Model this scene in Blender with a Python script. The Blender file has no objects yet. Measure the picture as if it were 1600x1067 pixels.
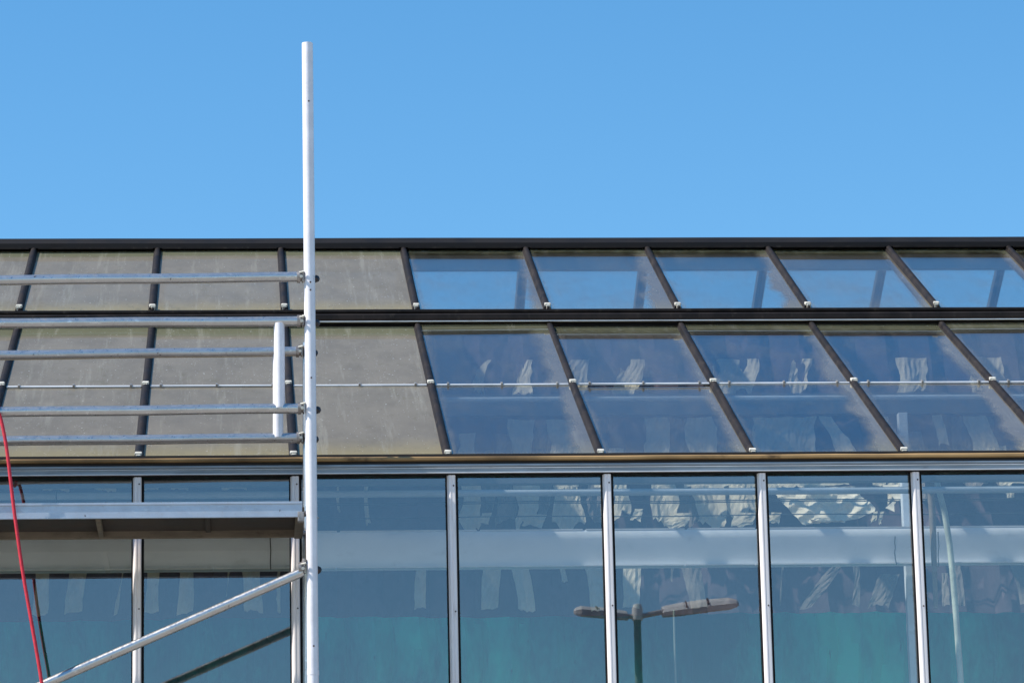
import bpy, bmesh, math, random
from mathutils import Matrix, Vector
R = math.radians
sc = bpy.context.scene
C = sc.collection
random.seed(7)

# ------------------------------------------------------------------ camera
cam_d = bpy.data.cameras.new('camera'); cam = bpy.data.objects.new('camera', cam_d); C.objects.link(cam)
cam_d.sensor_width = 36; cam_d.lens = 133.4; cam_d.clip_start = .1; cam_d.clip_end = 5000
def cam_axes(yaw, pitch, roll):
    f = Vector((math.sin(yaw)*math.cos(pitch), math.cos(yaw)*math.cos(pitch), math.sin(pitch)))
    r = Vector((math.cos(yaw), -math.sin(yaw), 0)); u = r.cross(f)
    c, s = math.cos(roll), math.sin(roll)
    return c*r + s*u, -s*r + c*u, f
cr, cu, cf = cam_axes(R(4.304), R(13.584), R(-1.252))
cam.matrix_world = Matrix(((cr.x, cu.x, -cf.x, .496), (cr.y, cu.y, -cf.y, -19.021), (cr.z, cu.z, -cf.z, 1.6), (0, 0, 0, 1)))
sc.camera = cam

# ------------------------------------------------------------------ light
EL, AZ = R(48), R(11)                 # sun height; angle of the sun in front of the facade plane, from the left
SUN = Vector((-math.cos(EL)*math.cos(AZ), -math.cos(EL)*math.sin(AZ), math.sin(EL)))
w = bpy.data.worlds.new('World'); sc.world = w; w.use_nodes = True
nt = w.node_tree; nt.nodes.clear()
out = nt.nodes.new('ShaderNodeOutputWorld'); bg = nt.nodes.new('ShaderNodeBackground')
sky = nt.nodes.new('ShaderNodeTexSky'); sky.sky_type = 'NISHITA'; sky.sun_disc = False
sky.sun_elevation = EL; sky.sun_rotation = math.atan2(SUN.x, SUN.y)
sky.air_density = 1.0; sky.dust_density = 0.1; sky.ozone_density = 1.6; sky.altitude = 0
hs = nt.nodes.new('ShaderNodeHueSaturation'); hs.inputs['Saturation'].default_value = 1.34; hs.inputs['Hue'].default_value = .495
nt.links.new(sky.outputs[0], hs.inputs['Color']); nt.links.new(hs.outputs[0], bg.inputs[0])
bg.inputs[1].default_value = 0.138; nt.links.new(bg.outputs[0], out.inputs[0])
sd = bpy.data.lights.new('sun', 'SUN'); sd.energy = 5.0; sd.angle = R(.5); sd.color = (1, .95, .86)
so = bpy.data.objects.new('sun', sd); C.objects.link(so)
so.rotation_euler = (-SUN).to_track_quat('-Z', 'Y').to_euler(); so.location = (0, 0, 40)
sc.view_settings.view_transform = 'Standard'; sc.view_settings.look = 'None'
sc.view_settings.exposure = .42; sc.view_settings.gamma = 1; sc.view_settings.use_curve_mapping = False
sc.render.engine = 'CYCLES'
sc.cycles.max_bounces = 14; sc.cycles.transparent_max_bounces = 40; sc.cycles.glossy_bounces = 6
sc.cycles.caustics_reflective = False; sc.cycles.caustics_refractive = False
sc.render.film_transparent = False

# ------------------------------------------------------------------ materials
class N:
    def __init__(s, name):
        s.m = bpy.data.materials.new(name); s.m.use_nodes = True; s.t = s.m.node_tree; s.t.nodes.clear()
        s.out = s.t.nodes.new('ShaderNodeOutputMaterial')
    def n(s, kind, **kw):
        n = s.t.nodes.new('ShaderNode' + kind)
        for k, v in kw.items():
            if k[0] == '_': n.inputs[k[1:].replace('_', ' ')].default_value = v
            else: setattr(n, k, v)
        return n
    def l(s, a, b): s.t.links.new(a, b)
    def math(s, op, a, b=None, c=None, clamp=False):
        n = s.n('Math', operation=op); n.use_clamp = clamp
        for i, v in enumerate((a, b, c)):
            if v is None: continue
            if isinstance(v, (int, float)): n.inputs[i].default_value = v
            else: s.l(v, n.inputs[i])
        return n.outputs[0]
    def mix(s, fac, a, b):
        n = s.n('Mix', data_type='RGBA')
        for i, v in ((0, fac), (6, a), (7, b)):
            if isinstance(v, (int, float)): n.inputs[i].default_value = v
            elif isinstance(v, tuple): n.inputs[i].default_value = (*v, 1)
            else: s.l(v, n.inputs[i])
        return n.outputs[2]
    def noise(s, scale, vec=None, detail=4, rough=.6, dist=0, dims='3D', wv=None):
        n = s.n('TexNoise', _Scale=scale, _Detail=detail, _Roughness=rough, _Distortion=dist, noise_dimensions=dims)
        if vec is not None: s.l(vec, n.inputs['Vector'])
        if wv is not None: s.l(wv, n.inputs['W'])
        return n.outputs[0]
    def ramp(s, v, a, b, lo=0., hi=1.):
        n = s.n('MapRange', interpolation_type='SMOOTHSTEP'); s.l(v, n.inputs[0])
        for i, x in ((1, a), (2, b), (3, lo), (4, hi)): n.inputs[i].default_value = x
        return n.outputs[0]
    def vec(s, kind='Object', scale=(1, 1, 1)):
        t = s.n('TexCoord'); m = s.n('Mapping'); m.inputs['Scale'].default_value = scale
        s.l(t.outputs[kind], m.inputs[0]); return m.outputs[0]
    def geo(s, scale=(1, 1, 1)):
        t = s.n('NewGeometry'); m = s.n('Mapping'); m.inputs['Scale'].default_value = scale
        s.l(t.outputs['Position'], m.inputs[0]); return m.outputs[0]

def simple(name, col, rough=.5, metal=0., var=.25, scale=6, bump=.0, dirt=None, dirt_amt=.3, spec=.5, stretch=(1, 1, 1)):
    s = N(name); p = s.n('BsdfPrincipled', _Roughness=rough, _Metallic=metal); p.inputs['Specular IOR Level'].default_value = spec
    v = s.geo(stretch); nz = s.noise(scale, v, 5)
    c = s.mix(s.ramp(nz, .3, .7), tuple(x*(1-var) for x in col), tuple(min(1, x*(1+var)) for x in col))
    if dirt:
        n2 = s.noise(scale*2.3, v, 6, .7)
        c = s.mix(s.ramp(n2, .55, .72, 0, dirt_amt), c, dirt)
    s.l(c, p.inputs['Base Color'])
    s.l(s.ramp(nz, .2, .8, rough*.8, min(1, rough*1.25)), p.inputs['Roughness'])
    if bump:
        b = s.n('Bump', _Strength=bump, _Distance=.004); s.l(s.noise(scale*8, v, 4), b.inputs['Height']); s.l(b.outputs[0], p.inputs['Normal'])
    s.l(p.outputs[0], s.out.inputs[0]); return s.m

def fresnel(s, f0, normal=None):
    g = s.n('NewGeometry'); d = s.n('VectorMath', operation='DOT_PRODUCT')
    s.l(g.outputs['Incoming'], d.inputs[0]); s.l(g.outputs['Normal'], d.inputs[1])
    c = s.math('ABSOLUTE', d.outputs['Value']); p = s.math('POWER', s.math('SUBTRACT', 1., c, clamp=True), 5.)
    return s.math('MULTIPLY_ADD', p, 1-f0, f0, clamp=True)

def glass(name, f0, tint, dirtfn, dirtcol, wave=.0, trans=.3, refl=1., gcol=(1, 1, 1)):
    """pane: sky reflection by angle over clear tinted glass, with a film of dirt whose cover varies over the pane (uv)"""
    s = N(name)
    tr = s.n('BsdfTransparent'); tr.inputs[0].default_value = (*tint, 1)
    gl = s.n('BsdfGlossy', _Roughness=.004); gl.inputs[0].default_value = (*gcol, 1)
    if wave:
        b = s.n('Bump', _Strength=wave, _Distance=.02); s.l(s.noise(2.2, s.geo((1, 1, .6)), 1, .4), b.inputs['Height']); s.l(b.outputs[0], gl.inputs['Normal'])
    df = s.n('BsdfDiffuse', _Roughness=.6); tl = s.n('BsdfTranslucent')
    col = dirtcol(s); s.l(col, df.inputs[0]); s.l(col, tl.inputs[0])
    dm = s.n('MixShader'); dm.inputs[0].default_value = trans; s.l(df.outputs[0], dm.inputs[1]); s.l(tl.outputs[0], dm.inputs[2])
    a = s.n('MixShader'); s.l(dirtfn(s), a.inputs[0]); s.l(tr.outputs[0], a.inputs[1]); s.l(dm.outputs[0], a.inputs[2])
    m = s.n('MixShader'); s.l(s.math('MULTIPLY', fresnel(s, f0), refl), m.inputs[0]); s.l(a.outputs[0], m.inputs[1]); s.l(gl.outputs[0], m.inputs[2])
    s.l(m.outputs[0], s.out.inputs[0]); return s.m

def uvparts(s):
    t = s.n('TexCoord'); x = s.n('SeparateXYZ'); s.l(t.outputs['UV'], x.inputs[0]); return x.outputs[0], x.outputs[1]
def rnd(s): return s.n('ObjectInfo').outputs['Random']
def pvec(s, scale):
    """object position shifted at random per pane, so that no two panes carry the same marks"""
    t = s.n('TexCoord'); m = s.n('VectorMath', operation='MULTIPLY_ADD'); r = s.n('CombineXYZ')
    q = s.math('MULTIPLY', rnd(s), 57.)
    for i in range(3): s.l(q, r.inputs[i])
    s.l(t.outputs['Object'], m.inputs[0]); m.inputs[1].default_value = scale; s.l(r.outputs[0], m.inputs[2]); return m.outputs[0]

def specks(s, dens=.62, sc_=38):
    return s.ramp(s.noise(sc_, pvec(s, (1, 1, 1)), 3, .7), dens, dens+.07)

def roof_dirt(base, edge):
    def f(s):
        u, v = uvparts(s)
        n1 = s.noise(3.2, pvec(s, (1, .6, 1)), 5, .62); n2 = s.noise(9, pvec(s, (1.6, .35, 1)), 5, .65)
        cloud = s.ramp(n1, .42, .72, 0, .16)
        # run-off strip along the right side of each pane, widest low down, ragged edge
        lim = s.math('MULTIPLY', s.math('ADD', s.math('MULTIPLY', n1, .30), s.math('MULTIPLY', v, -.07)), s.math('MULTIPLY_ADD', s.math('FRACT', s.math('MULTIPLY', rnd(s), 7.3)), .9, .45))
        ed = s.math('SUBTRACT', 1., u); strip = s.math('MULTIPLY', s.ramp(s.math('SUBTRACT', ed, lim), -.07, .07, 1, 0), edge)
        left = s.ramp(s.math('SUBTRACT', u, s.math('MULTIPLY', n2, .09)), -.02, .03, .28, 0)
        low = s.ramp(s.math('ADD', v, s.math('MULTIPLY', n2, .05)), .02, .09, .55, 0)
        top = s.ramp(s.math('ADD', v, s.math('MULTIPLY', n2, .06)), .93, .99, 0, .75)
        t = s.math('MAXIMUM', s.math('MAXIMUM', strip, left), s.math('MAXIMUM', low, top))
        t = s.math('MAXIMUM', t, s.math('MULTIPLY', specks(s, .66, 60), .5))
        t = s.math('ADD', s.math('ADD', t, cloud), s.math('MULTIPLY', s.ramp(n2, .45, .75), .12))
        r = s.math('MULTIPLY', s.ramp(rnd(s), .3, 1.), .16)
        return s.math('ADD', s.math('ADD', t, base), r, clamp=True)
    return f
def roof_dirtcol(s):
    u, v = uvparts(s)
    n2 = s.noise(5, pvec(s, (1, .5, 1)), 5, .65); n3 = s.noise(30, pvec(s, (1, 1, 1)), 5, .7)
    c = s.mix(s.ramp(n2, .35, .7), (.245, .212, .168), (.205, .178, .142))
    c = s.mix(s.ramp(s.math('ADD', v, s.math('MULTIPLY', n2, .12)), .06, .30, .8, 0), c, (.33, .265, .13))      # rusty silt at the foot
    c = s.mix(s.ramp(s.math('ADD', v, s.math('MULTIPLY', n3, .05)), .88, .93, 0, .85), c, (.15, .15, .09))   # olive stain under the cap, darkened for the step's shade
    n4 = s.noise(11, pvec(s, (1, .5, 1)), 6, .75)
    c = s.mix(s.ramp(n4, .56, .66, 0, .45), c, (.17, .15, .10))
    c = s.mix(s.ramp(s.noise(7, pvec(s, (2.2, .12, 1)), 5, .7), .52, .70, 0, .35), c, (.40, .37, .30))
    c = s.mix(s.ramp(n3, .60, .70, 0, .5), c, (.14, .12, .09))
    c = s.mix(specks(s, .74, 70), c, (.03, .03, .025))
    c = s.mix(s.ramp(s.noise(55, pvec(s, (1, 2.2, 1)), 2, .5), .72, .74), c, (.8, .8, .78))
    return c
def thick_dirt(s):
    u, v = uvparts(s); n1 = s.noise(2.4, pvec(s, (1, .7, 1)), 4, .6)
    return s.ramp(n1, .2, .8, .93, 1.0)
M = {}
M['roof_glass'] = glass('roof_glass', .085, (.97, .98, .96), roof_dirt(.075, 1.05), roof_dirtcol, .02)
M['silted_glass'] = glass('silted_roof_glass', .02, (.8, .9, .92), thick_dirt, roof_dirtcol, .02, .1, .33)
def wall_dirt(s):
    n2 = s.noise(4, pvec(s, (1, 1, .35)), 5, .65); n3 = s.noise(42, pvec(s, (1, 1, .5)), 4, .7)
    t = s.math('ADD', s.ramp(n2, .4, .8, .0, .025), s.ramp(n3, .62, .8, 0, .06))
    return s.math('MAXIMUM', t, s.math('MULTIPLY', specks(s, .78, 50), .6), clamp=True)
def wall_dirtcol(s):
    return s.mix(s.ramp(s.noise(6, pvec(s, (1, 1, .4)), 4), .4, .6), (.34, .34, .33), (.25, .24, .21))
M['wall_glass'] = glass('wall_glass', .20, (.97, .97, .94), wall_dirt, wall_dirtcol, .014, .3, 1., (.86, .92, 1.))
def clearish(s):
    return s.ramp(s.noise(3, pvec(s, (1, 1, 1)), 4), .4, .8, .01, .05)
M['inner_glass'] = glass('inner_glass_face', .02, (.97, .98, .98), clearish, wall_dirtcol)
M['bronze'] = simple('brown_anodised_bar', (.017, .013, .012), .6, .0, .4, 9, .1, (.09, .075, .06), .45, .15, (1, 1, .4))
M['black'] = simple('black_rubber_gasket', (.009, .008, .009), .7, 0, .2, 8, 0, None, 0, .2)
M['white'] = simple('white_painted_aluminium', (.85, .78, .77), .38, 0, .05, 4, 0, (.45, .40, .38), .35, .5, (3, 3, .4))
M['grey'] = simple('grey_eaves_aluminium', (.26, .29, .32), .42, .2, .25, 5, .1, (.09, .08, .07), .6, .5, (.35, 3, 3))
M['rust'] = simple('rusty_gutter_lip', (.32, .195, .085), .6, 0, .8, 1.1, .2, (.04, .022, .012), 1., .3, (.6, 1, 1))
M['recess'] = simple('dark_recess', (.03, .022, .018), .8, 0, .4, 8)  # plain dark tone for the gutter bed and eaves plate
M['capmat'] = simple('weathered_white_cap', (.56, .53, .46), .6, 0, .2, 40, .3, (.3, .27, .2), .5)
M['bar'] = simple('bright_glazing_bar', (.74, .74, .76), .4, .1, .12, 10, 0, (.25, .22, .2), .4, .5, (.5, 2, 2))
M['steel'] = simple('dull_screw_steel', (.30, .28, .26), .5, .6, .2, 30)
M['screw'] = simple('dark_screw_head', (.05, .03, .03), .6, 0, .2, 30)
def alu(name, base, rough, metal, scuff):
    s = N(name); p = s.n('BsdfPrincipled', _Metallic=metal)
    v = s.geo((1, 1, 1)); n1 = s.noise(7, v, 5, .65); n2 = s.noise(45, v, 6, .75); n3 = s.noise(14, s.geo((1, 3, 3)), 5, .7)
    c = s.mix(s.ramp(n1, .3, .7), tuple(x*.86 for x in base), base)
    c = s.mix(s.ramp(n2, .58, .68, 0, .45*scuff), c, (.28, .23, .19))
    c = s.mix(s.ramp(n3, .60, .66, 0, .55*scuff), c, (.86, .86, .85))
    c = s.mix(s.ramp(s.noise(24, v, 4, .6), .70, .73, 0, .8), c, (.07, .05, .045))
    s.l(c, p.inputs['Base Color']); s.l(s.ramp(n2, .3, .7, rough*.8, rough*1.3), p.inputs['Roughness'])
    b = s.n('Bump', _Strength=.25, _Distance=.003); s.l(s.noise(30, s.geo((.3, 1, 1)), 5, .7), b.inputs['Height']); s.l(b.outputs[0], p.inputs['Normal'])
    s.l(p.outputs[0], s.out.inputs[0]); return s.m
M['alu'] = alu('scuffed_aluminium_tube', (.60, .58, .57), .32, .88, 1.)
M['alu_post'] = alu('aluminium_post', (.88, .83, .86), .42, .05, .4)
M['alu_board'] = alu('aluminium_deck_edge', (.52, .55, .62), .4, .5, .4)
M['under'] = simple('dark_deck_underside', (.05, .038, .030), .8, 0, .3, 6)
M['farboard'] = simple('brown_stained_board', (.20, .165, .125), .7, 0, .25, 14, .2, (.10, .07, .05), .6, .3, (.4, 1, 1))
M['claw'] = simple('cast_clamp_steel', (.34, .30, .28), .45, .6, .35, 40, .2, (.05, .03, .03), .6)
M['darkclaw'] = simple('dark_clamp_latch', (.045, .035, .035), .5, .2, .3, 40)
M['rope'] = simple('red_rope_fibre', (.62, .022, .045), .6, 0, .15, 60, .3)
M['trough'] = simple('pale_interior_sheet', (.82, .86, .92), .5, 0, .06, 3, 0, (.25, .27, .28), .25, .5, (.6, 2, 1))
M['pipe'] = simple('interior_grey_pipe', (.36, .42, .48), .5, 0, .12, 5)
M['wire'] = simple('interior_dark_wire', (.03, .03, .03), .6, 0, .2, 8)
M['greybar'] = simple('interior_grey_beam', (.12, .13, .14), .6, 0, .2, 5)
M['column'] = simple('interior_steel_column', (.55, .60, .66), .5, 0, .12, 6, 0, (.2, .2, .2), .4)
M['ribbed'] = simple('reflected_pole_plastic', (.42, .48, .42), .45, 0, .3, 8)
M['lampbody'] = simple('street_lamp_housing', (.48, .44, .42), .5, 0, .2, 5)
M['lamplid'] = simple('street_lamp_lid', (.75, .72, .66), .5, 0, .1, 5)
M['lamppole'] = simple('street_lamp_pole', (.22, .28, .25), .5, 0, .2, 2)
def cloth(name, a, b, tr, sc_=5):
    s = N(name); v = s.geo((1, 1, .5)); c = s.mix(s.ramp(s.noise(sc_, v, 6, .65), .35, .65), a, b)
    c = s.mix(s.ramp(s.noise(22, s.geo((1, 1, .3)), 5, .7), .62, .72, 0, .5), c, tuple(x*.45 for x in a))
    d = s.n('BsdfDiffuse'); t = s.n('BsdfTranslucent'); m = s.n('MixShader'); m.inputs[0].default_value = tr
    s.l(c, d.inputs[0]); s.l(c, t.inputs[0]); s.l(d.outputs[0], m.inputs[1]); s.l(t.outputs[0], m.inputs[2]); s.l(m.outputs[0], s.out.inputs[0]); return s.m
M['cream'] = cloth('cream_cloth', (.90, .85, .72), (.80, .74, .60), .25, 14)
M['dimmed'] = cloth('dimmed_cloth', (.42, .38, .34), (.30, .27, .25), .3, 14)  # darker copy of the cream cloth, dimness put into its colour
M['drab'] = cloth('drab_shade_cloth', (.20, .145, .165), (.12, .095, .11), .15, 3)  # dark tone stands in for the cloth's unlit parts behind the strips
M['green'] = cloth('green_netting', (.004, .16, .15), (.012, .85, .62), .55, .8)  # brighter patches in the colour stand in for uneven light on the sheet
M['concrete'] = simple('concrete_plinth', (.3, .29, .27), .85, 0, .15, 4, .3)
M['ground'] = simple('pale_gravel_ground', (.27, .25, .22), .9, 0, .2, 1.5, .3)
M['floor'] = simple('greenhouse_floor', (.10, .12, .09), .9, 0, .2, 2)
M['gable'] = simple('grey_gable_sheet', (.25, .25, .25), .6, 0, .1, 2)
M['wheel'] = simple('dark_castor_rubber', (.04, .04, .04), .7, 0, .1, 10)

# ------------------------------------------------------------------ mesh helpers
def link(name, bm, mats, parent=None, smooth=False, loc=None):
    me = bpy.data.meshes.new(name); bm.normal_update(); bm.to_mesh(me); bm.free()
    for m in (mats if isinstance(mats, (list, tuple)) else [mats]): me.materials.append(M[m] if isinstance(m, str) else m)
    if smooth:
        for p in me.polygons: p.use_smooth = True
        try: me.set_sharp_from_angle(angle=R(40))
        except Exception: pass
    o = bpy.data.objects.new(name, me); C.objects.link(o)
    if parent: o.parent = parent
    if loc: o.location = loc
    return o
def root(name, label, cat, loc=(0, 0, 0), group=None):
    o = bpy.data.objects.new(name, None); C.objects.link(o); o.location = loc; o.empty_display_size = .2
    o['label'] = label; o['category'] = cat
    if group: o['group'] = group
    return o
def tag(o, label, cat, group=None):
    o['label'] = label; o['category'] = cat
    if group: o['group'] = group
    return o
def inst(name, src, parent, loc):
    o = src.copy(); o.name = name; C.objects.link(o); o.parent = parent; o.location = loc; return o
def box(bm, x0, x1, y0, y1, z0, z1, bev=0, mi=0):
    vs = [bm.verts.new((x, y, z)) for x in (x0, x1) for y in (y0, y1) for z in (z0, z1)]
    fs = [(0, 1, 3, 2), (4, 6, 7, 5), (0, 4, 5, 1), (2, 3, 7, 6), (0, 2, 6, 4), (1, 5, 7, 3)]
    fl = []
    for f in fs:
        q = bm.faces.new([vs[i] for i in f]); q.material_index = mi; fl.append(q)
    if bev:
        es = list({e for f in fl for e in f.edges}); bmesh.ops.bevel(bm, geom=es, offset=bev, segments=2, affect='EDGES', profile=.6)
def tube(bm, pts, r, n=14, cap=True, mi=0):
    """round tube through a list of points; r a number or one per point"""
    pts = [Vector(p) for p in pts]; rings = []
    up = Vector((0, 0, 1))
    for i, p in enumerate(pts):
        d = (pts[min(i+1, len(pts)-1)] - pts[max(i-1, 0)]).normalized()
        a = d.cross(up if abs(d.z) < .9 else Vector((0, 1, 0))).normalized(); b = d.cross(a)
        rr = r[i] if isinstance(r, (list, tuple)) else r
        rings.append([bm.verts.new(p + rr*(math.cos(2*math.pi*k/n)*a + math.sin(2*math.pi*k/n)*b)) for k in range(n)])
    for A, B in zip(rings, rings[1:]):
        for k in range(n):
            f = bm.faces.new((A[k], A[(k+1) % n], B[(k+1) % n], B[k])); f.material_index = mi
    if cap:
        for q in (rings[0], list(reversed(rings[-1]))):
            f = bm.faces.new(q); f.material_index = mi
    bmesh.ops.recalc_face_normals(bm, faces=bm.faces[:])
def extr_x(bm, prof, x0, x1, nx=1, mi=0, wob=0.):
    """profile of (y, z) points swept along X, closed"""
    rings = []
    for i in range(nx+1):
        x = x0 + (x1-x0)*i/nx; dz = random.uniform(-wob, wob) if wob else 0
        rings.append([bm.verts.new((x, y, z+dz)) for y, z in prof])
    n = len(prof)
    for A, B in zip(rings, rings[1:]):
        for k in range(n):
            f = bm.faces.new((A[k], A[(k+1) % n], B[(k+1) % n], B[k])); f.material_index = mi
    for q in (rings[0], rings[-1]): bm.faces.new(q).material_index = mi
    bmesh.ops.recalc_face_normals(bm, faces=bm.faces[:])
def NB(): return bmesh.new()

# ------------------------------------------------------------------ ground
def struct(o): o['kind'] = 'structure'; return o
bm = NB(); n = 24
g = [[bm.verts.new((-1500+3000*i/n, -1500+3000*j/n, 0)) for j in range(n+1)] for i in range(n+1)]
for i in range(n):
    for j in range(n): bm.faces.new((g[i][j], g[i+1][j], g[i+1][j+1], g[i][j+1]))
struct(link('ground', bm, 'ground'))

# ------------------------------------------------------------------ glasshouse
W = .8; K0, K1 = -6, 11                         # bays of 0.8 m
XL, XR = K0*W, K1*W
GH = root('glasshouse', 'long glasshouse with two-tier glazed roof, white mullions and dark roof bars, behind the scaffold', 'greenhouse')
# roof planes (top of the bars), in (y, z)
E0 = Vector((0, .261, 5.681)); E1 = Vector((0, 3.218, 7.106)); EM = E0.lerp(E1, .5065)
U0 = Vector((0, 3.334, 7.246)); U1 = Vector((0, 4.979, 8.072))
def frame(a, b):
    d = (b-a).normalized(); nrm = Vector((0, -d.z, d.y)); return d, nrm

def pane(name, k, a, b, mat, drop=.026, th=.006, gx=.012, ga=.0, gb=.0, v0=0., v1=1.):
    """one sloping pane of bay k between points a (low) and b (high); local frame: x across, y up the slope, z the normal"""
    d, nn = frame(a, b); L = (b-a).length - ga - gb; wd = W - 2*gx
    bm = NB(); uv = bm.loops.layers.uv.new('UVMap'); nx, ny = 1, 1
    vs = [bm.verts.new((x, y, z)) for x in (0, wd) for y in (0, L) for z in (-th, 0)]
    for i, f in enumerate([(1, 5, 7, 3), (0, 2, 6, 4), (0, 1, 3, 2), (4, 6, 7, 5), (0, 4, 5, 1), (2, 3, 7, 6)]):
        q = bm.faces.new([vs[j] for j in f]); q.material_index = 0 if i == 0 else 1
        for lp in q.loops: lp[uv].uv = (lp.vert.co.x/wd, v0+(v1-v0)*lp.vert.co.y/L)
    o = link(name, bm, [mat, 'inner_glass'], GH)
    org = Vector((k*W+gx, 0, 0)) + a + d*ga - nn*drop
    tilt = Matrix.Rotation(R(random.uniform(-.25, .25)), 4, 'X') @ Matrix.Rotation(R(random.uniform(-.25, .25)), 4, 'Y')
    o.matrix_local = Matrix(((1, 0, 0, org.x), (0, d.y, nn.y, org.y), (0, d.z, nn.z, org.z), (0, 0, 0, 1))) @ tilt
    return o
for k in range(K0, K1):
    m = 'silted_glass' if k < 2 else 'roof_glass'
    pane('roof_pane', k, E0, EM, m, ga=-.01, gb=.008, v1=.78)
    pane('roof_pane', k, EM, E1, m, drop=.023, ga=.008, gb=-.02, v0=.24)
    pane('roof_pane', k, U0, U1, m, ga=-.02, gb=-.01, v0=.05)

# roof bars: rounded cap with lower flanges, local frame as the panes
def bar_mesh(L):
    pf = [(-.024, -.036), (-.024, -.022), (-.018, -.018), (-.0165, -.007), (-.010, -.001), (0, .002), (.010, -.001), (.0165, -.007), (.018, -.018), (.024, -.022), (.024, -.036), (.02, -.10), (-.02, -.10)]
    bm = NB(); A = [bm.verts.new((x, 0, z)) for x, z in pf]; B = [bm.verts.new((x, L, z)) for x, z in pf]; n = len(pf)
    for i in range(n): bm.faces.new((A[i], A[(i+1) % n], B[(i+1) % n], B[i]))
    bm.faces.new(A); bm.faces.new(list(reversed(B))); bmesh.ops.recalc_face_normals(bm, faces=bm.faces[:]); return bm
def place(o, x, p, a, b, off=0):
    d, nn = frame(a, b); q = p + nn*off
    o.matrix_local = Matrix(((1, 0, 0, x), (0, d.y, nn.y, q.y), (0, d.z, nn.z, q.z), (0, 0, 0, 1)))
def cap_bm():
    bm = NB(); box(bm, -.019, .018, -.018, .016, -.010, .008, .006); box(bm, -.011, .013, -.032, -.0185, -.024, .001, .004)
    return bm
cap_src = link('end_cap', cap_bm(), 'capmat'); bolt_b = NB(); tube(bolt_b, [(.003, -.048, -.018), (.003, -.030, -.012)], .010, 8); bolt_src = link('cap_bolt', bolt_b, 'bronze')
low_src = link('lower_bar', bar_mesh((EM-E0).length-.002), 'bronze', smooth=True); mid_src = link('middle_bar', bar_mesh((E1-EM).length+.01), 'bronze', smooth=True)
up_src = link('upper_bar', bar_mesh((U1-U0).length-.012), 'bronze', smooth=True)
used = set()
def part_copy(src, name, parent):
    if src not in used: used.add(src); o = src; o.name = name
    else: o = src.copy(); C.objects.link(o); o.name = name
    o.parent = parent; return o
for k in range(K0, K1+1):
    for a, b, src in ((E0, EM, low_src), (EM, E1, mid_src), (U0, U1, up_src)):
        o = part_copy(src, 'roof_bar', GH); place(o, k*W, a, a, b)
        c = part_copy(cap_src, 'end_cap', o); c.matrix_local = Matrix.Translation((random.uniform(-.003, .003), .012, .001)) @ Matrix.Rotation(R(random.uniform(-9, 9)), 4, 'Z')
        if src is not mid_src:
            c = part_copy(bolt_src, 'cap_bolt', o); c.matrix_local = Matrix.Translation((0, .012, 0))
# glazing bars at mid height with clips
def gbar():
    bm = NB(); box(bm, .026, W-.026, -.008, .007, -.021, -.012, .002); return bm
gb_src = link('glazing_bar', gbar(), 'bar'); cb = NB(); box(cb, -.006, .006, -.017, .017, -.022, -.004, .002); clip_src = link('bar_clip', cb, 'steel')
for k in range(K0, K1):
    o = part_copy(gb_src, 'glazing_bar', GH); place(o, k*W, EM, E0, E1, random.uniform(-.001, .001))
    for f in (.11, .5, .89):
        c = part_copy(clip_src, 'bar_clip', o); c.location = (W*(f+random.uniform(-.01, .01)), .002, 0)
# ridge: flashing cap of two leaves, with a roll on top
bm = NB(); extr_x(bm, [(4.90, 8.030), (4.902, 8.062), (4.94, 8.094), (4.965, 8.112), (4.99, 8.118), (5.02, 8.112), (5.12, 8.05), (5.12, 8.00)], XL-.05, XR+.05, 24, wob=.0012)
link('ridge_cap', bm, 'black', GH, True)
bm = NB()
for k in range(K0, K1):
    box(bm, k*W+.03, (k+1)*W-.03, 4.888, 4.8985, 8.022, 8.034)
link('ridge_drip', bm, 'bronze', GH)
# step between the tiers: upstand with mouldings
bm = NB()
box(bm, XL, XR, 3.305, 3.36, 7.06, 7.150)                       # upstand
link('step_upstand', bm, 'black', GH)
bm = NB(); extr_x(bm, [(3.245, 7.128), (3.235, 7.140), (3.235, 7.163), (3.245, 7.172), (3.303, 7.180), (3.303, 7.124)], XL, XR, 20, wob=.001)
link('step_moulding', bm, 'bronze', GH)
bm = NB(); extr_x(bm, [(3.285, 7.184), (3.275, 7.190), (3.275, 7.204), (3.29, 7.210), (3.35, 7.215), (3.35, 7.184)], XL, XR, 20, wob=.001)
link('step_drip', bm, 'bronze', GH)
bm = NB(); box(bm, XL, XR, 3.205, 3.232, 7.112, 7.117); link('step_bead', bm, 'bar', GH)
for nm, a, y in (('pane_edge', U0, -.022),):
    d, nn = frame(U0, U1); p = a + d*y - nn*.034
    bm = NB(); box(bm, XL, XR, p.y-.004, p.y+.004, p.z-.010, p.z+.002); link('pane_edge', bm, 'grey', GH)
# eaves: rusty lip, dark recess, grey fascia with two beads
bm = NB(); extr_x(bm, [(-.030, 5.577), (-.036, 5.582), (-.036, 5.593), (-.028, 5.599), (.0, 5.602), (.0, 5.577)], XL, XR, 60, wob=.0012)
link('gutter_lip', bm, 'rust', GH)
bm = NB(); box(bm, XL, XR, -.016, .24, 5.5625, 5.5765); link('gutter_bed', bm, 'recess', GH)
bm = NB(); extr_x(bm, [(-.019, 5.541), (-.030, 5.546), (-.032, 5.552), (-.030, 5.558), (-.019, 5.561), (.10, 5.561), (.10, 5.541)], XL, XR, 20, wob=.0006)
link('fascia_roll', bm, 'grey', GH, True)
bm = NB(); box(bm, XL, XR, -.026, .10, 5.517, 5.5375); link('fascia', bm, 'grey', GH)
bm = NB(); box(bm, XL, XR, -.031, -.012, 5.5378, 5.5405); box(bm, XL, XR, -.031, -.012, 5.512, 5.5165); link('fascia_bead', bm, 'bar', GH)
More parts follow.
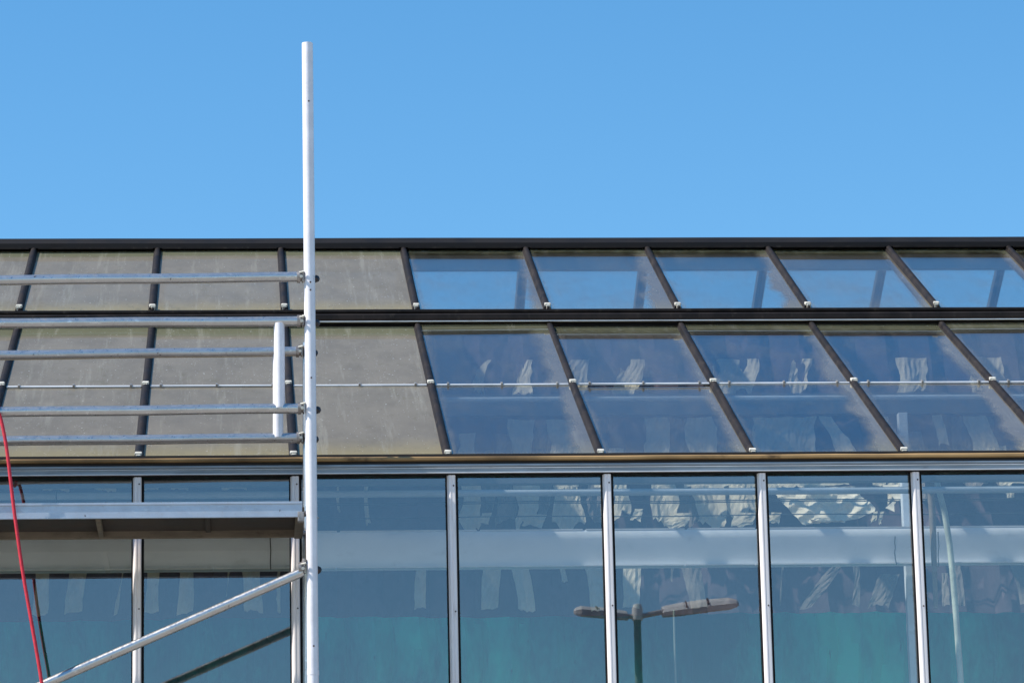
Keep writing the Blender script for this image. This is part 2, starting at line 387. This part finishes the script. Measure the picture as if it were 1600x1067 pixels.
bm = NB(); box(bm, XL, XR, -.014, .09, 5.506, 5.5115); link('head_gasket', bm, 'black', GH)
bm = NB(); box(bm, XL, XR, .20, .26, 5.578, 5.66); link('eaves_plate', bm, 'recess', GH)
# mullions
ZB, ZT = .35, 5.5045
def mull():
    bm = NB(); pf = [(-.022, .028), (-.022, .006), (-.014, -.010), (-.009, -.014), (-.003, -.015), (-.001, -.011), (.003, -.011), (.005, -.014), (.017, -.014), (.021, -.008), (.022, .028)]
    A = [bm.verts.new((x, y, ZB)) for x, y in pf]; B = [bm.verts.new((x, y, ZT)) for x, y in pf]; n = len(pf)
    for i in range(n): bm.faces.new((A[i], A[(i+1) % n], B[(i+1) % n], B[i]))
    bm.faces.new(A); bm.faces.new(B); bmesh.ops.recalc_face_normals(bm, faces=bm.faces[:]); return bm
m_src = link('mullion', mull(), 'white')
gk = NB(); box(gk, -.029, -.0225, .006, .029, ZB, ZT); box(gk, .0225, .034, .006, .029, ZB, ZT); gk_src = link('mullion_gasket', gk, 'black')
sb = NB(); tube(sb, [(.010, -.0165, 0), (.010, -.010, 0)], .0042, 8); screw_src = link('screw', sb, 'screw')
for k in range(K0, K1+1):
    o = part_copy(m_src, 'mullion', GH); o.location = (k*W, 0, 0)
    c = part_copy(gk_src, 'mullion_gasket', o); c.location = (0, 0, 0)
    for z in (5.455, 4.815, 4.2, 3.5, 2.8):
        c = part_copy(screw_src, 'screw', o); c.location = (0, 0, z + random.uniform(-.02, .02))
for k in range(K0, K1):
    for z0, z1 in ((2.52, 5.5055), (ZB, 2.46)):
        wd = W-.044; H = z1-z0
        bm = NB(); uv = bm.loops.layers.uv.new('UVMap')
        vs = [bm.verts.new((x, y, z)) for x in (0, wd) for y in (0, .006) for z in (0, H)]
        for i, f in enumerate([(0, 4, 5, 1), (2, 3, 7, 6), (0, 1, 3, 2), (4, 6, 7, 5), (0, 2, 6, 4), (1, 5, 7, 3)]):
            q = bm.faces.new([vs[j] for j in f]); q.material_index = 0 if i == 0 else 1
            for lp in q.loops: lp[uv].uv = (lp.vert.co.x/wd, lp.vert.co.z/H)
        o = link('wall_pane', bm, ['wall_glass', 'inner_glass'], GH, loc=(k*W+.022, .030, z0))
        o.rotation_euler = (R(random.uniform(-.06, .06)), 0, R(random.uniform(-.06, .06)))
bm = NB(); box(bm, XL, XR, -.004, .05, 2.46, 2.52, .004); link('wall_transom', bm, 'white', GH)
bm = NB(); box(bm, XL, XR, -.03, .16, 0, .349); link('plinth', bm, 'concrete', GH)
# body of the house out of sight: far slope, far wall, gables, floor
RY = 4.979
def far(p): return Vector((0, 2*RY-p.y+.06, p.z))
FU0, FU1, FE0, FE1 = far(U0), far(U1), far(E0), far(E1)
def slab(name, a, b, k, mat, drop=.034, th=.006, gx=.012):
    bm = NB(); nn = Vector((0, -(b-a).normalized().z, (b-a).normalized().y)); nn = nn if nn.z > 0 else -nn
    x0, x1 = k*W+gx, (k+1)*W-gx; uv = bm.loops.layers.uv.new('UVMap')
    vs = [bm.verts.new(Vector((x, 0, 0)) + p - nn*(drop+t)) for x in (x0, x1) for p in (a, b) for t in (th, 0)]
    for f in [(1, 5, 7, 3), (0, 2, 6, 4), (0, 1, 3, 2), (4, 6, 7, 5), (0, 4, 5, 1), (2, 3, 7, 6)]:
        q = bm.faces.new([vs[j] for j in f]); q.material_index = 0
    return link(name, bm, [mat], GH)
for k in range(K0, K1):
    slab('far_roof_pane', FU0, FU1, k, 'inner_glass')
    slab('far_roof_pane', FE0, FE1, k, 'inner_glass')
for k in range(K0, K1+1):
    bm = NB(); tube(bm, [Vector((k*W, 0, -.03)) + FU0, Vector((k*W, 0, -.03)) + FU1], .035, 8)
    tube(bm, [Vector((k*W, 0, -.03)) + FE0, Vector((k*W, 0, -.03)) + FE1], .035, 8); link('far_roof_bar', bm, 'greybar', GH)
bm = NB(); box(bm, XL, XR, FU0.y-.02, FU0.y+.10, FE1.z-.06, FU0.z-.03); link('far_step', bm, 'black', GH)
bm = NB(); box(bm, XL, XR, FE0.y, FE0.y+.12, 0, FE0.z); link('far_wall', bm, 'gable', GH)
for x in (XL-.12, XR):
    bm = NB(); pr = [(0.0, 0), (0.0, 5.50), (.28, 5.64), (3.22, 7.05), (3.36, 7.2), (4.98, 8.0), (FU0.y, 7.2), (FE1.y, 7.05), (FE0.y, 5.6), (FE0.y, 0)]
    extr_x(bm, pr, x, x+.12); link('gable_wall', bm, 'gable', GH)
bm = NB(); box(bm, XL, XR, .17, FE0.y, .01, .05); link('house_floor', bm, 'floor', GH)
# inside members seen through the glass
bm = NB(); box(bm, XL, XR, .98, 1.03, 5.658, 5.719, .004); link('inner_rail', bm, 'greybar', GH)
bm = NB(); tube(bm, [(XL, 1.0, 5.612), (XR, 1.0, 5.612)], .0195, 16); link('heating_pipe', bm, 'pipe', GH, True)
# trough: curved pale face between two beads
pf = [(1.50, 5.500), (1.494, 5.490), (1.498, 5.45), (1.505, 5.405), (1.514, 5.36), (1.521, 5.325), (1.525, 5.306), (1.62, 5.306), (1.66, 5.500)]
bm = NB(); extr_x(bm, pf, XL, XR, 12, wob=.0008); link('gutter_trough', bm, 'trough', GH, True)
bm = NB()
x = XL
while x < XR:
    L = random.uniform(.35, .9)
    box(bm, x, min(x+L, XR), 1.492, 1.53, 5.2975+random.uniform(0, .001), 5.305); box(bm, x+.02, min(x+L+.01, XR), 1.495, 1.53, 5.5005, 5.507); x += L+.008
link('trough_bead', bm, 'bar', GH)
bm = NB(); tube(bm, [(XL, 2.2, 6.40), (XR, 2.2, 6.40)], .014, 10); link('grow_wire_pipe', bm, 'pipe', GH, True)
bm = NB(); box(bm, XL, XR, 3.44, 3.48, 6.58, 6.71); link('screen_beam', bm, 'greybar', GH)
bm = NB()
for y, z in ((2.88, 5.935), (2.88, 5.925), (2.88, 5.845)):
    tube(bm, [(XL + (XR-XL)*i/40, y, z + .004*math.sin(i*1.3)) for i in range(41)], .0035, 6)
link('screen_wire', bm, 'wire', GH)
for x, z0, z1, y in ((4.144, 5.29, 5.45, 1.49), (4.382, 5.27, 5.47, 1.47), (.686, 5.29, 5.47, 1.47), (.94, 5.3, 5.46, 1.47), (-.45, 5.55, 5.62, .9)):
    bm = NB(); tube(bm, [(x+random.uniform(-.004, .004), y, z1-(z1-z0)*i/5) for i in range(6)], .003, 6); link('hanging_wire', bm, 'wire', GH)
bm = NB(); box(bm, 4.235, 4.287, 1.70, 1.76, .05, 6.2, .004); link('inner_column', bm, 'column', GH)
bm = NB(); tube(bm, [(2.865, 1.2, 5.0), (2.863, 1.2, 4.6), (2.868, 1.2, 3.5)], .0055, 8); link('hanging_cable', bm, 'lamppole', GH)
for i in range(3):                                           # trusses below the ridge
    bm = NB(); box(bm, XL, XR, 5.0, 5.05, 7.905, 8.0) if i == 0 else box(bm, XL, XR, (3.42, 6.56)[i-1], (3.48, 6.62)[i-1], 7.10, 7.17)
    link('roof_purlin', bm, 'pipe' if i == 0 else 'greybar', GH)
# pale pipe added inside the right-hand bay for a curved pole reflection
bm = NB(); tube(bm, [(4.325, 1.2, 5.80), (4.335, 1.2, 5.725), (4.375, 1.2, 5.528), (4.395, 1.2, 5.35), (4.404, 1.2, 5.172), (4.412, 1.2, 4.9), (4.418, 1.2, 4.65), (4.421, 1.2, 4.3), (4.42, 1.2, 3.2)], .017, 12)
tag(link('reflected_pole_pipe', bm, 'ribbed', None, True), 'bent pale green pipe standing in for a reflected pole, behind the rightmost wall pane', 'pipe')

bm = NB(); tube(bm, [(4.283, 1.1, 5.80), (4.288, 1.1, 5.5), (4.283, 1.1, 4.98)], [.024, .019, .012], 10)
link('brown_strut', bm, 'farboard', GH, True)

# ------------------------------------------------------------------ cloth inside
def sheet(x0, x1, z0, z1, y, nx, nz, fold, seed, top=None, bottom=None, th=.0, lean=0.):
    """hanging cloth with real folds; ragged lower edge where bottom is a function of x"""
    rr = random.Random(seed); ph = [rr.uniform(0, 6.3) for _ in range(8)]; bm = NB(); G = []
    for i in range(nx+1):
        u = i/nx; x = x0+(x1-x0)*u; col = []
        zb = bottom(x) if bottom else z0; zt = top(x) if top else z1
        for j in range(nz+1):
            v = j/nz; z = zb+(zt-zb)*v
            yy = y + lean*(z-5.9) + fold*(math.sin(x*23+ph[0]+.8*math.sin(z*4+ph[1])) + .6*math.sin(x*47+ph[2]+z*3) + .5*math.sin(z*13+ph[3]+x*6)*(1-v) + .35*math.sin(x*90+z*31+ph[4]))
            col.append(bm.verts.new((x + .25*fold*math.sin(z*9+ph[5]), yy, z)))
        G.append(col)
    for i in range(nx):
        for j in range(nz): bm.faces.new((G[i][j], G[i+1][j], G[i+1][j+1], G[i][j+1]))
    if th: bmesh.ops.solidify(bm, geom=bm.faces[:], thickness=th)
    return bm
rs = random.Random(11)
o = link('shade_curtain', sheet(XL, XR, 5.30, 7.34, 3.22, 300, 26, .022, 3, th=.004, lean=.46, bottom=lambda x: 5.262+.006*math.sin(x*2.1)), 'drab', None, True)
tag(o, 'dull grey backing curtain, standing in for shaded cloth, inside the glasshouse behind the pale trough', 'curtain')
o = link('green_screen', sheet(XL, XR, .1, 5.29, 3.40, 300, 40, .05, 5, th=.004, top=lambda x: 5.42), 'green', None, True)
tag(o, 'teal green netting screen hanging below the grey curtain inside the glasshouse', 'screen')
TC = root('torn_curtain', 'torn cream curtain, its sunlit patches cut as ragged strips, behind the upper wall panes', 'curtain', (2.5, 3.0, 5.3))
LEAN = .6  # strips stand in for sunlit patches of one cloth; leaned to catch sun
def strip(x0, x1, z0, z1, seed, lean=0., y=3.0, rag=.02, fold=.012, mat='cream'):
    z0 = 5.9+(z0-5.9)*1.09; z1 = 5.9+(z1-5.9)*1.09
    rr = random.Random(seed); nx = max(4, int((x1-x0)/.015)); nz = max(6, int((z1-z0)/.04))
    a = [rr.uniform(0, 6.3) for _ in range(6)]; G = []; bm = NB()
    for j in range(nz+1):
        v = j/nz; z = z0+(z1-z0)*v; row = []
        l = x0 + rag*.5*math.sin(z*17+a[0]) + rag*rr.uniform(-.3, .3) + lean*(v-.5); r_ = x1 + rag*.5*math.sin(z*13+a[1]) + rag*rr.uniform(-.3, .3) + lean*(v-.5)
        for i in range(nx+1):
            u = i/nx; x = l+(r_-l)*u
            zz = z + (rr.uniform(-rag, rag)*.9 + rag*1.2*math.sin(x*30+a[2]) if j == 0 else 0)
            row.append(bm.verts.new((x-2.5, y-3.0 + LEAN*(zz-5.9) + fold*(math.sin(x*38+a[3]+z*3) + .8*math.sin(x*9-z*8+a[4])) + fold*.5*rr.uniform(-1, 1), zz-5.3)))
        G.append(row)
    for j in range(nz):
        for i in range(nx): bm.faces.new((G[j][i], G[j][i+1], G[j+1][i+1], G[j+1][i]))
    bmesh.ops.solidify(bm, geom=bm.faces[:], thickness=.003)
    return link('cloth_strip', bm, mat, TC)
S = strip
# seen above the trough (and higher up through the roof)
for i, (a, b, z0, z1) in enumerate([(1.835, 1.949, 5.80, 6.40), (2.154, 2.291, 5.81, 6.49), (2.382, 2.55, 5.80, 6.49), (2.74, 2.83, 5.86, 6.3), (2.969, 3.114, 5.83, 6.50),
        (3.229, 3.398, 5.81, 6.50), (3.44, 3.605, 5.87, 6.1), (4.396, 4.47, 5.93, 6.5), (5.103, 5.161, 5.96, 6.3), (1.26, 1.285, 5.83, 6.1), (1.10, 1.115, 5.9, 6.1),
        (4.75, 4.81, 6.3, 6.5), (4.95, 5.10, 6.1, 6.5)]):
    S(a, b, z0, z1, 20+i, 0, 3.0, .028 if b-a > .07 else .012)
for i, (a, b, z0, z1) in enumerate([(2.60, 2.74, 5.86, 6.50), (3.08, 3.26, 5.84, 6.50), (3.38, 3.66, 5.88, 6.50), (2.05, 2.16, 5.83, 6.4), (2.29, 2.39, 5.9, 6.45), (1.98, 2.05, 5.9, 6.3), (4.86, 5.12, 6.05, 6.5), (4.55, 4.66, 6.0, 6.4)]):
    S(a, b, z0, z1, 300+i, .02, 3.04, .025, .02, 'dimmed')
S(3.64, 4.02, 6.02, 6.50, 61, 0, 3.02, .03); S(4.1, 4.2, 6.2, 6.5, 62, -.1, 3.0, .03)
for i, (a, b) in enumerate([(1.978, 2.043), (2.227, 2.323), (2.534, 2.669), (2.842, 2.996), (3.421, 3.70), (3.924, 4.041), (4.585, 4.76), (5.053, 5.249)]):
    S(a, b, 6.66, 6.90, 80+i, .05, 3.05, .03)
# bottom tufts
for i, (a, b, z) in enumerate([(2.84, 2.9, 5.83), (3.03, 3.17, 5.80), (3.44, 3.57, 5.80), (3.66, 3.72, 5.80), (2.2, 2.32, 5.80), (4.27, 4.29, 5.80), (4.31, 4.33, 5.80), (1.93, 2.0, 5.81)]):
    S(a, b, z, z+.075, 100+i, .03, 2.96, .012, .01)
# seen below the trough
for i, (a, b, z0, z1) in enumerate([(-.659, -.577, 5.30, 5.57), (-.473, -.373, 5.31, 5.57), (-.179, -.165, 5.3, 5.57), (-.019, .056, 5.31, 5.57), (.168, .253, 5.30, 5.57), (.448, .458, 5.4, 5.57), (.541, .646, 5.30, 5.57),
        (.736, .755, 5.3, 5.57), (1.536, 1.60, 5.31, 5.55), (1.925, 2.027, 5.31, 5.57), (2.118, 2.216, 5.30, 5.57), (2.39, 2.42, 5.46, 5.57), (2.545, 2.652, 5.30, 5.57), (2.75, 2.849, 5.30, 5.57), (3.031, 3.055, 5.46, 5.57),
        (3.115, 3.22, 5.30, 5.57), (3.671, 3.684, 5.30, 5.57), (4.10, 4.14, 5.30, 5.57), (4.62, 4.66, 5.3, 5.5), (4.69, 4.75, 5.31, 5.57), (5.06, 5.156, 5.30, 5.57), (4.43, 4.46, 5.3, 5.4)]):
    S(a, b, z0, z1, 130+i, rs.uniform(-.03, .05), 3.0, .008, .012, 'dimmed' if a > 2.9 else 'cream')  # cream in the shaded bays, the darker copy where sun reaches
S(3.88, 3.95, 5.30, 5.56, 200, .24, 3.0, .01, .012, 'dimmed'); S(4.22, 4.34, 5.30, 5.50, 201, .12, 3.02, .015, .012, 'dimmed')
# the big crumpled sheet in the fourth clear bay
def crumple(pts, y, seed, dip=.03):
    rr = random.Random(seed); bm = NB(); vs = [bm.verts.new((x-2.5, y-3.0, z-5.3)) for x, z in pts]; bm.faces.new(vs)
    bmesh.ops.triangulate(bm, faces=bm.faces[:])
    for _ in range(4): bmesh.ops.subdivide_edges(bm, edges=bm.edges[:], cuts=1, use_grid_fill=True)
    a = [rr.uniform(0, 6.3) for _ in range(6)]
    for v in bm.verts:
        X, Z = v.co.x, v.co.z
        v.co.y += LEAN*(Z+5.3-5.9) + dip*(abs(math.sin(X*9+Z*14+a[0])) + .7*abs(math.sin(X*21-Z*30+a[1])) + .3*math.sin(X*60+Z*45+a[2])) - dip
    return bm
bm = crumple([(3.70, 6.04), (3.72, 5.97), (3.86, 5.93), (3.90, 5.86), (3.86, 5.82), (3.85, 5.79), (3.95, 5.80), (4.02, 5.83), (4.10, 5.81), (4.20, 5.835), (4.29, 5.875), (4.30, 5.90), (4.25, 5.96), (4.22, 5.985), (4.20, 6.05)], 2.96, 4)
bmesh.ops.recalc_face_normals(bm, faces=bm.faces[:]); bmesh.ops.solidify(bm, geom=bm.faces[:], thickness=.003)
link('crumpled_sheet', bm, 'cream', TC)
for pts, sd_ in (([(4.36, 6.06), (4.47, 6.06), (4.47, 5.93), (4.43, 5.95)], 3), ([(4.36, 5.90), (4.42, 5.95), (4.41, 5.87), (4.38, 5.89)], 6), ([(3.66, 5.86), (3.72, 5.865), (3.71, 5.81), (3.66, 5.80)], 8)):
    bm = crumple(pts, 2.97, sd_, .012); bmesh.ops.recalc_face_normals(bm, faces=bm.faces[:]); bmesh.ops.solidify(bm, geom=bm.faces[:], thickness=.003); link('torn_flap', bm, 'cream', TC)
# short cream strips standing in for sunlit folds seen between rail and pipe
for i, (a, b) in enumerate([(1.83, 1.87), (2.20, 2.27), (2.40, 2.53), (2.62, 2.66), (2.99, 3.06), (3.15, 3.52), (3.53, 3.60), (3.68, 4.14), (4.28, 4.36), (5.05, 5.2), (-.63, -.47), (-.33, -.2), (-.1, .05), (.12, .22), (.42, .56)]):
    S(a, b, 6.02, 6.07, 220+i, 0, 2.85, .006, .006)

# ------------------------------------------------------------------ scaffold tower
YN, YF = -.80, -.15
XP, XF, XQ = .868, .871, -1.42
SC = root('scaffold_tower', 'aluminium scaffold tower with guard rails, deck and one tall post in front of the glasshouse', 'scaffold', (0, 0, 0))
def post(x, y, top, mat):
    bm = NB(); tube(bm, [(x-(.016 if x == XF else 0), y, .16), (x-(.012 if x == XF else 0), y, 4.378), (x, y, top)], .0278, 12)
    o = link('standard_post', bm, mat, SC, True)
    b = NB(); tube(b, [(x, y, 4.362), (x, y, 4.386)], .0292, 12); link('spigot_collar', b, mat, o, True)
    b = NB(); box(b, x-.02, x+.02, y-.075, y+.075, .01, .15, .02); link('castor', b, 'wheel', o)
    return o
pm = post(XP, YN, 7.561, 'alu_post'); post(XF, YF, 6.17, 'alu'); post(XQ, YN, 6.62, 'alu'); post(XQ, YF, 6.62, 'alu')
b = NB()
for z in (6.315, 6.275, 7.25, 5.83, 4.5): tube(b, [(XP+.004, YN-.030, z), (XP+.004, YN-.026, z)], .0045, 8)
link('pin_hole', b, 'screw', pm)
def clamp(x, y, z, parent, sgn=1, dark=True):
    """collar on the rail, claw round the post with a latch showing on the far side"""
    b = NB(); tube(b, [(x-.062*sgn, y, z), (x-.046*sgn, y, z)], .031, 12); tube(b, [(x-.046*sgn, y, z), (x-.032*sgn, y, z)], .023, 8)
    box(b, x-.038*sgn if sgn > 0 else x+.030, x-.030*sgn if sgn > 0 else x+.038, y-.022, y+.022, z-.026, z+.030, .004)
    c = link('clamp', b, 'claw', parent, True)
    b = NB(); pts = [(x+.036*math.cos(t)*sgn, y+.040*math.sin(t), z-.004) for t in [R(a) for a in range(60, 181, 20)]]
    pts = [(x+.004*sgn, y+.036, z-.004), (x+.026*sgn, y+.034, z-.004), (x+.034*sgn, y+.022, z-.004), (x+.034*sgn, y+.006, z-.012)]
    tube(b, pts, [.012, .018, .019, .010], 8); link('clamp_latch', b, 'darkclaw', c, True)
    b = NB(); tube(b, [(x-.041*sgn, y-.020, z-.004), (x-.041*sgn, y-.040, z-.006)], .0085, 6); tube(b, [(x-.050*sgn, y-.024, z+.016), (x-.026*sgn, y-.034, z+.020)], .005, 6)
    link('clamp_bolt', b, 'capmat', c)
    return c
def rail(y, z0, z1, xr, mat='alu', r=.0252):
    b = NB(); n = 16; x0 = XQ+.05
    def zz(x): return z0 + (z1-z0)*(x+.65)/1.48
    tube(b, [(x0+(xr-.05-x0)*i/n, y, zz(x0+(xr-.05-x0)*i/n) + .0012*math.sin(i*.9+z0*7)) for i in range(n+1)], r, 16)
    o = link('guard_rail', b, mat, SC, True); clamp(xr, y, zz(xr), o, 1); clamp(XQ, y, zz(XQ), o, -1); return o
rA = rail(YN, 6.336, 6.348, XP); rB = rail(YN, 6.118, 6.122, XP); rD = rail(YN, 5.671, 5.682, XP)
rC = rail(YF, 6.112, 6.125, XF); rE = rail(YF, 5.667, 5.674, XF)
for y, zt, zb in ((YN, 6.122, 5.682), (YF, 6.122, 5.674)):
    b = NB(); tube(b, [(.716, y-.004, zt-.012), (.7165, y-.004, (zt+zb)/2), (.715, y-.004, zb-.0)], .0265, 14); link('rail_upright', b, 'alu_post', SC, True)
# a few welded ties between the frames (rungs, seen end on behind the post)
for z in (5.06, 4.55, 4.05, 3.55, 3.05, 2.55, 2.05, 1.55, 1.05, .55):
    for a, c in ((XP, XF), (XQ, XQ)):
        b = NB(); tube(b, [(a, YN+.026, z), (c, YF-.026, z)], .019, 12); link('frame_rung', b, 'alu', SC, True)
# deck
DK = root('deck', '', '', (0, 0, 0)); DK.parent = SC
del DK['label']; del DK['category']
x0, x1 = -1.24, .822
b = NB(); box(b, x0, x1, YN-.004, YN+.022, 5.141, 5.214, .003); box(b, x0, x1, YN-.010, YN-.0045, 5.205, 5.216); box(b, x0, x1, YN-.009, YN-.0045, 5.139, 5.146)
link('side_board', b, 'alu_board', DK)
b = NB(); box(b, x0, x1, YF-.020, YF+.006, 5.160, 5.232, .003); link('side_board', b, 'farboard', DK)
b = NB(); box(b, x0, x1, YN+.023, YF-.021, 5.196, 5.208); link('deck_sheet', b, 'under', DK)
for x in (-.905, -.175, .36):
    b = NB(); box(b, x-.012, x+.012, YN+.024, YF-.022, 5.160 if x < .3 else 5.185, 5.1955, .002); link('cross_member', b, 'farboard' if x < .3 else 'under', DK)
b = NB(); box(b, x1-.030, x1+.012, YN+.0235, YF-.0215, 5.150, 5.194, .003); link('end_member', b, 'farboard', DK)
for y in (YN+.07, YF-.07):
    b = NB(); tube(b, [(x1+.008, y, 5.165), (x1+.03, y, 5.175), (x1+.05, y, 5.168), (x1+.075, y, 5.14)], .013, 8); link('deck_hook', b, 'claw', DK, True)
for z in (5.13,):
    b = NB(); tube(b, [(XP, YN+.026, z-.02), (XF, YF-.026, z-.02)], .02, 12); link('deck_bearer', b, 'alu', SC, True)
b = NB()
box(b, .80, .832, YN-.012, YN+.03, 5.115, 5.165, .004); link('deck_bracket', b, 'claw', SC)
# diagonal brace
b = NB(); A = Vector((.822, YN, 4.868)); B = Vector((XQ+.03, YN, 4.868-.4315*(.822-XQ-.03)))
tube(b, [A.lerp(B, i/12) for i in range(13)], .0232, 16); br = link('diagonal_brace', b, 'alu', SC, True)
clamp(XP-.004, YN, 4.885, br, 1)
b = NB(); tube(b, [(XP-.05, YN, 4.872), (XP-.035, YN-.01, 4.93)], .012, 8); link('brace_hook', b, 'claw', br)
# rope
b = NB(); rp = [(-.668, 5.70), (-.662, 5.66), (-.644, 5.64), (-.611, 5.481), (-.5705, 5.164), (-.529, 4.881), (-.49, 4.662), (-.432, 4.329), (-.40, 4.05), (-.36, 3.4), (-.345, 2.4), (-.34, 1.2), (-.335, .03)]
P = []
for i in range(len(rp)-1):
    for j in range(6):
        t = j/6; p0 = rp[max(i-1, 0)]; p1 = rp[i]; p2 = rp[i+1]; p3 = rp[min(i+2, len(rp)-1)]
        P.append([.5*((2*p1[q]) + (-p0[q]+p2[q])*t + (2*p0[q]-5*p1[q]+4*p2[q]-p3[q])*t*t + (-p0[q]+3*p1[q]-3*p2[q]+p3[q])*t**3) for q in (0, 1)])
P.append(rp[-1])
tube(b, [(x, -.838 if z > 5.67 else -.85, z) for x, z in P], .0085, 10)
tube(b, [(-.668+.012*math.sin(t*.7), -.80-.034*math.cos(t), 5.672+.034*math.sin(t)) for t in [i*math.pi/8 for i in range(17)]], .0085, 8)
tag(link('red_rope', b, 'rope', None, True), 'thin red rope hanging down from the guard rail in front of the deck', 'rope')

# ------------------------------------------------------------------ street lamp across the road (seen as a reflection in the glass)
LX, LY = 7.35, -43.94
LP = root('street_lamp', 'two-armed street lamp reflected in the wall panes, standing across from the glasshouse', 'street lamp', (LX, LY, 0))
b = NB(); tube(b, [(0, 0, 0), (0, 0, 4), (-.01, 0, 10.9), (0, 0, 12.05)], [.13, .11, .075, .07], 14); link('lamp_pole', b, 'lamppole', LP, True)
b = NB(); tube(b, [(0, 0, 12.0), (0, 0, 12.2), (0, 0, 12.27), (0, 0, 12.29)], [.10, .10, .07, .02], 12); link('pole_cap', b, 'lamplid', LP, True)
b = NB(); tube(b, [(-.45, 0, 12.09), (0, 0, 12.06), (.5, 0, 12.14)], .045, 10); link('lamp_arm', b, 'lampbody', LP, True)
def head(x0, x1, z0, z1, h, lidm, roll):
    b = NB(); n = 10; rings = []
    prof = [(0, .75), (.02, .85), (.30, 1), (.31, .93), (.60, .98), (.61, .92), (.88, .9), (.97, .6), (1, .35)]
    for t, s_ in prof:
        x = x0+(x1-x0)*t; z = z0+(z1-z0)*t; rings.append([b.verts.new((x, .17*s_*c, z+h*s_*d)) for c, d in ((-1, 0), (-.8, .7), (-.3, 1), (.3, 1), (.8, .7), (1, 0), (.9, -.35), (-.9, -.35))])
    for A_, B_ in zip(rings, rings[1:]):
        for k in range(8):
            f = b.faces.new((A_[k], A_[(k+1) % 8], B_[(k+1) % 8], B_[k])); f.material_index = 1 if k in (1, 2, 3) else 0
    b.faces.new(rings[0]); b.faces.new(rings[-1]); bmesh.ops.recalc_face_normals(b, faces=b.faces[:])
    zc = (z0+z1)/2+h*.3
    bmesh.ops.rotate(b, verts=b.verts[:], cent=(0, 0, zc), matrix=Matrix.Rotation(R(roll), 3, 'X'))
    o = link('lamp_head', b, ['lampbody', lidm], LP)
    b = NB()
    for t in (.33, .62): box(b, x0+(x1-x0)*t-.012, x0+(x1-x0)*t+.012, -.10, .10, z0+(z1-z0)*t-.01, z0+(z1-z0)*t+h*1.0)
    bmesh.ops.rotate(b, verts=b.verts[:], cent=(0, 0, zc), matrix=Matrix.Rotation(R(roll), 3, 'X'))
    link('lid_seam', b, 'screw', o); return o
head(-.18, -1.10, 12.05, 12.12, .13, 'lamplid', -15); head(.42, 1.68, 12.10, 12.27, .105, 'lamplid', -34)
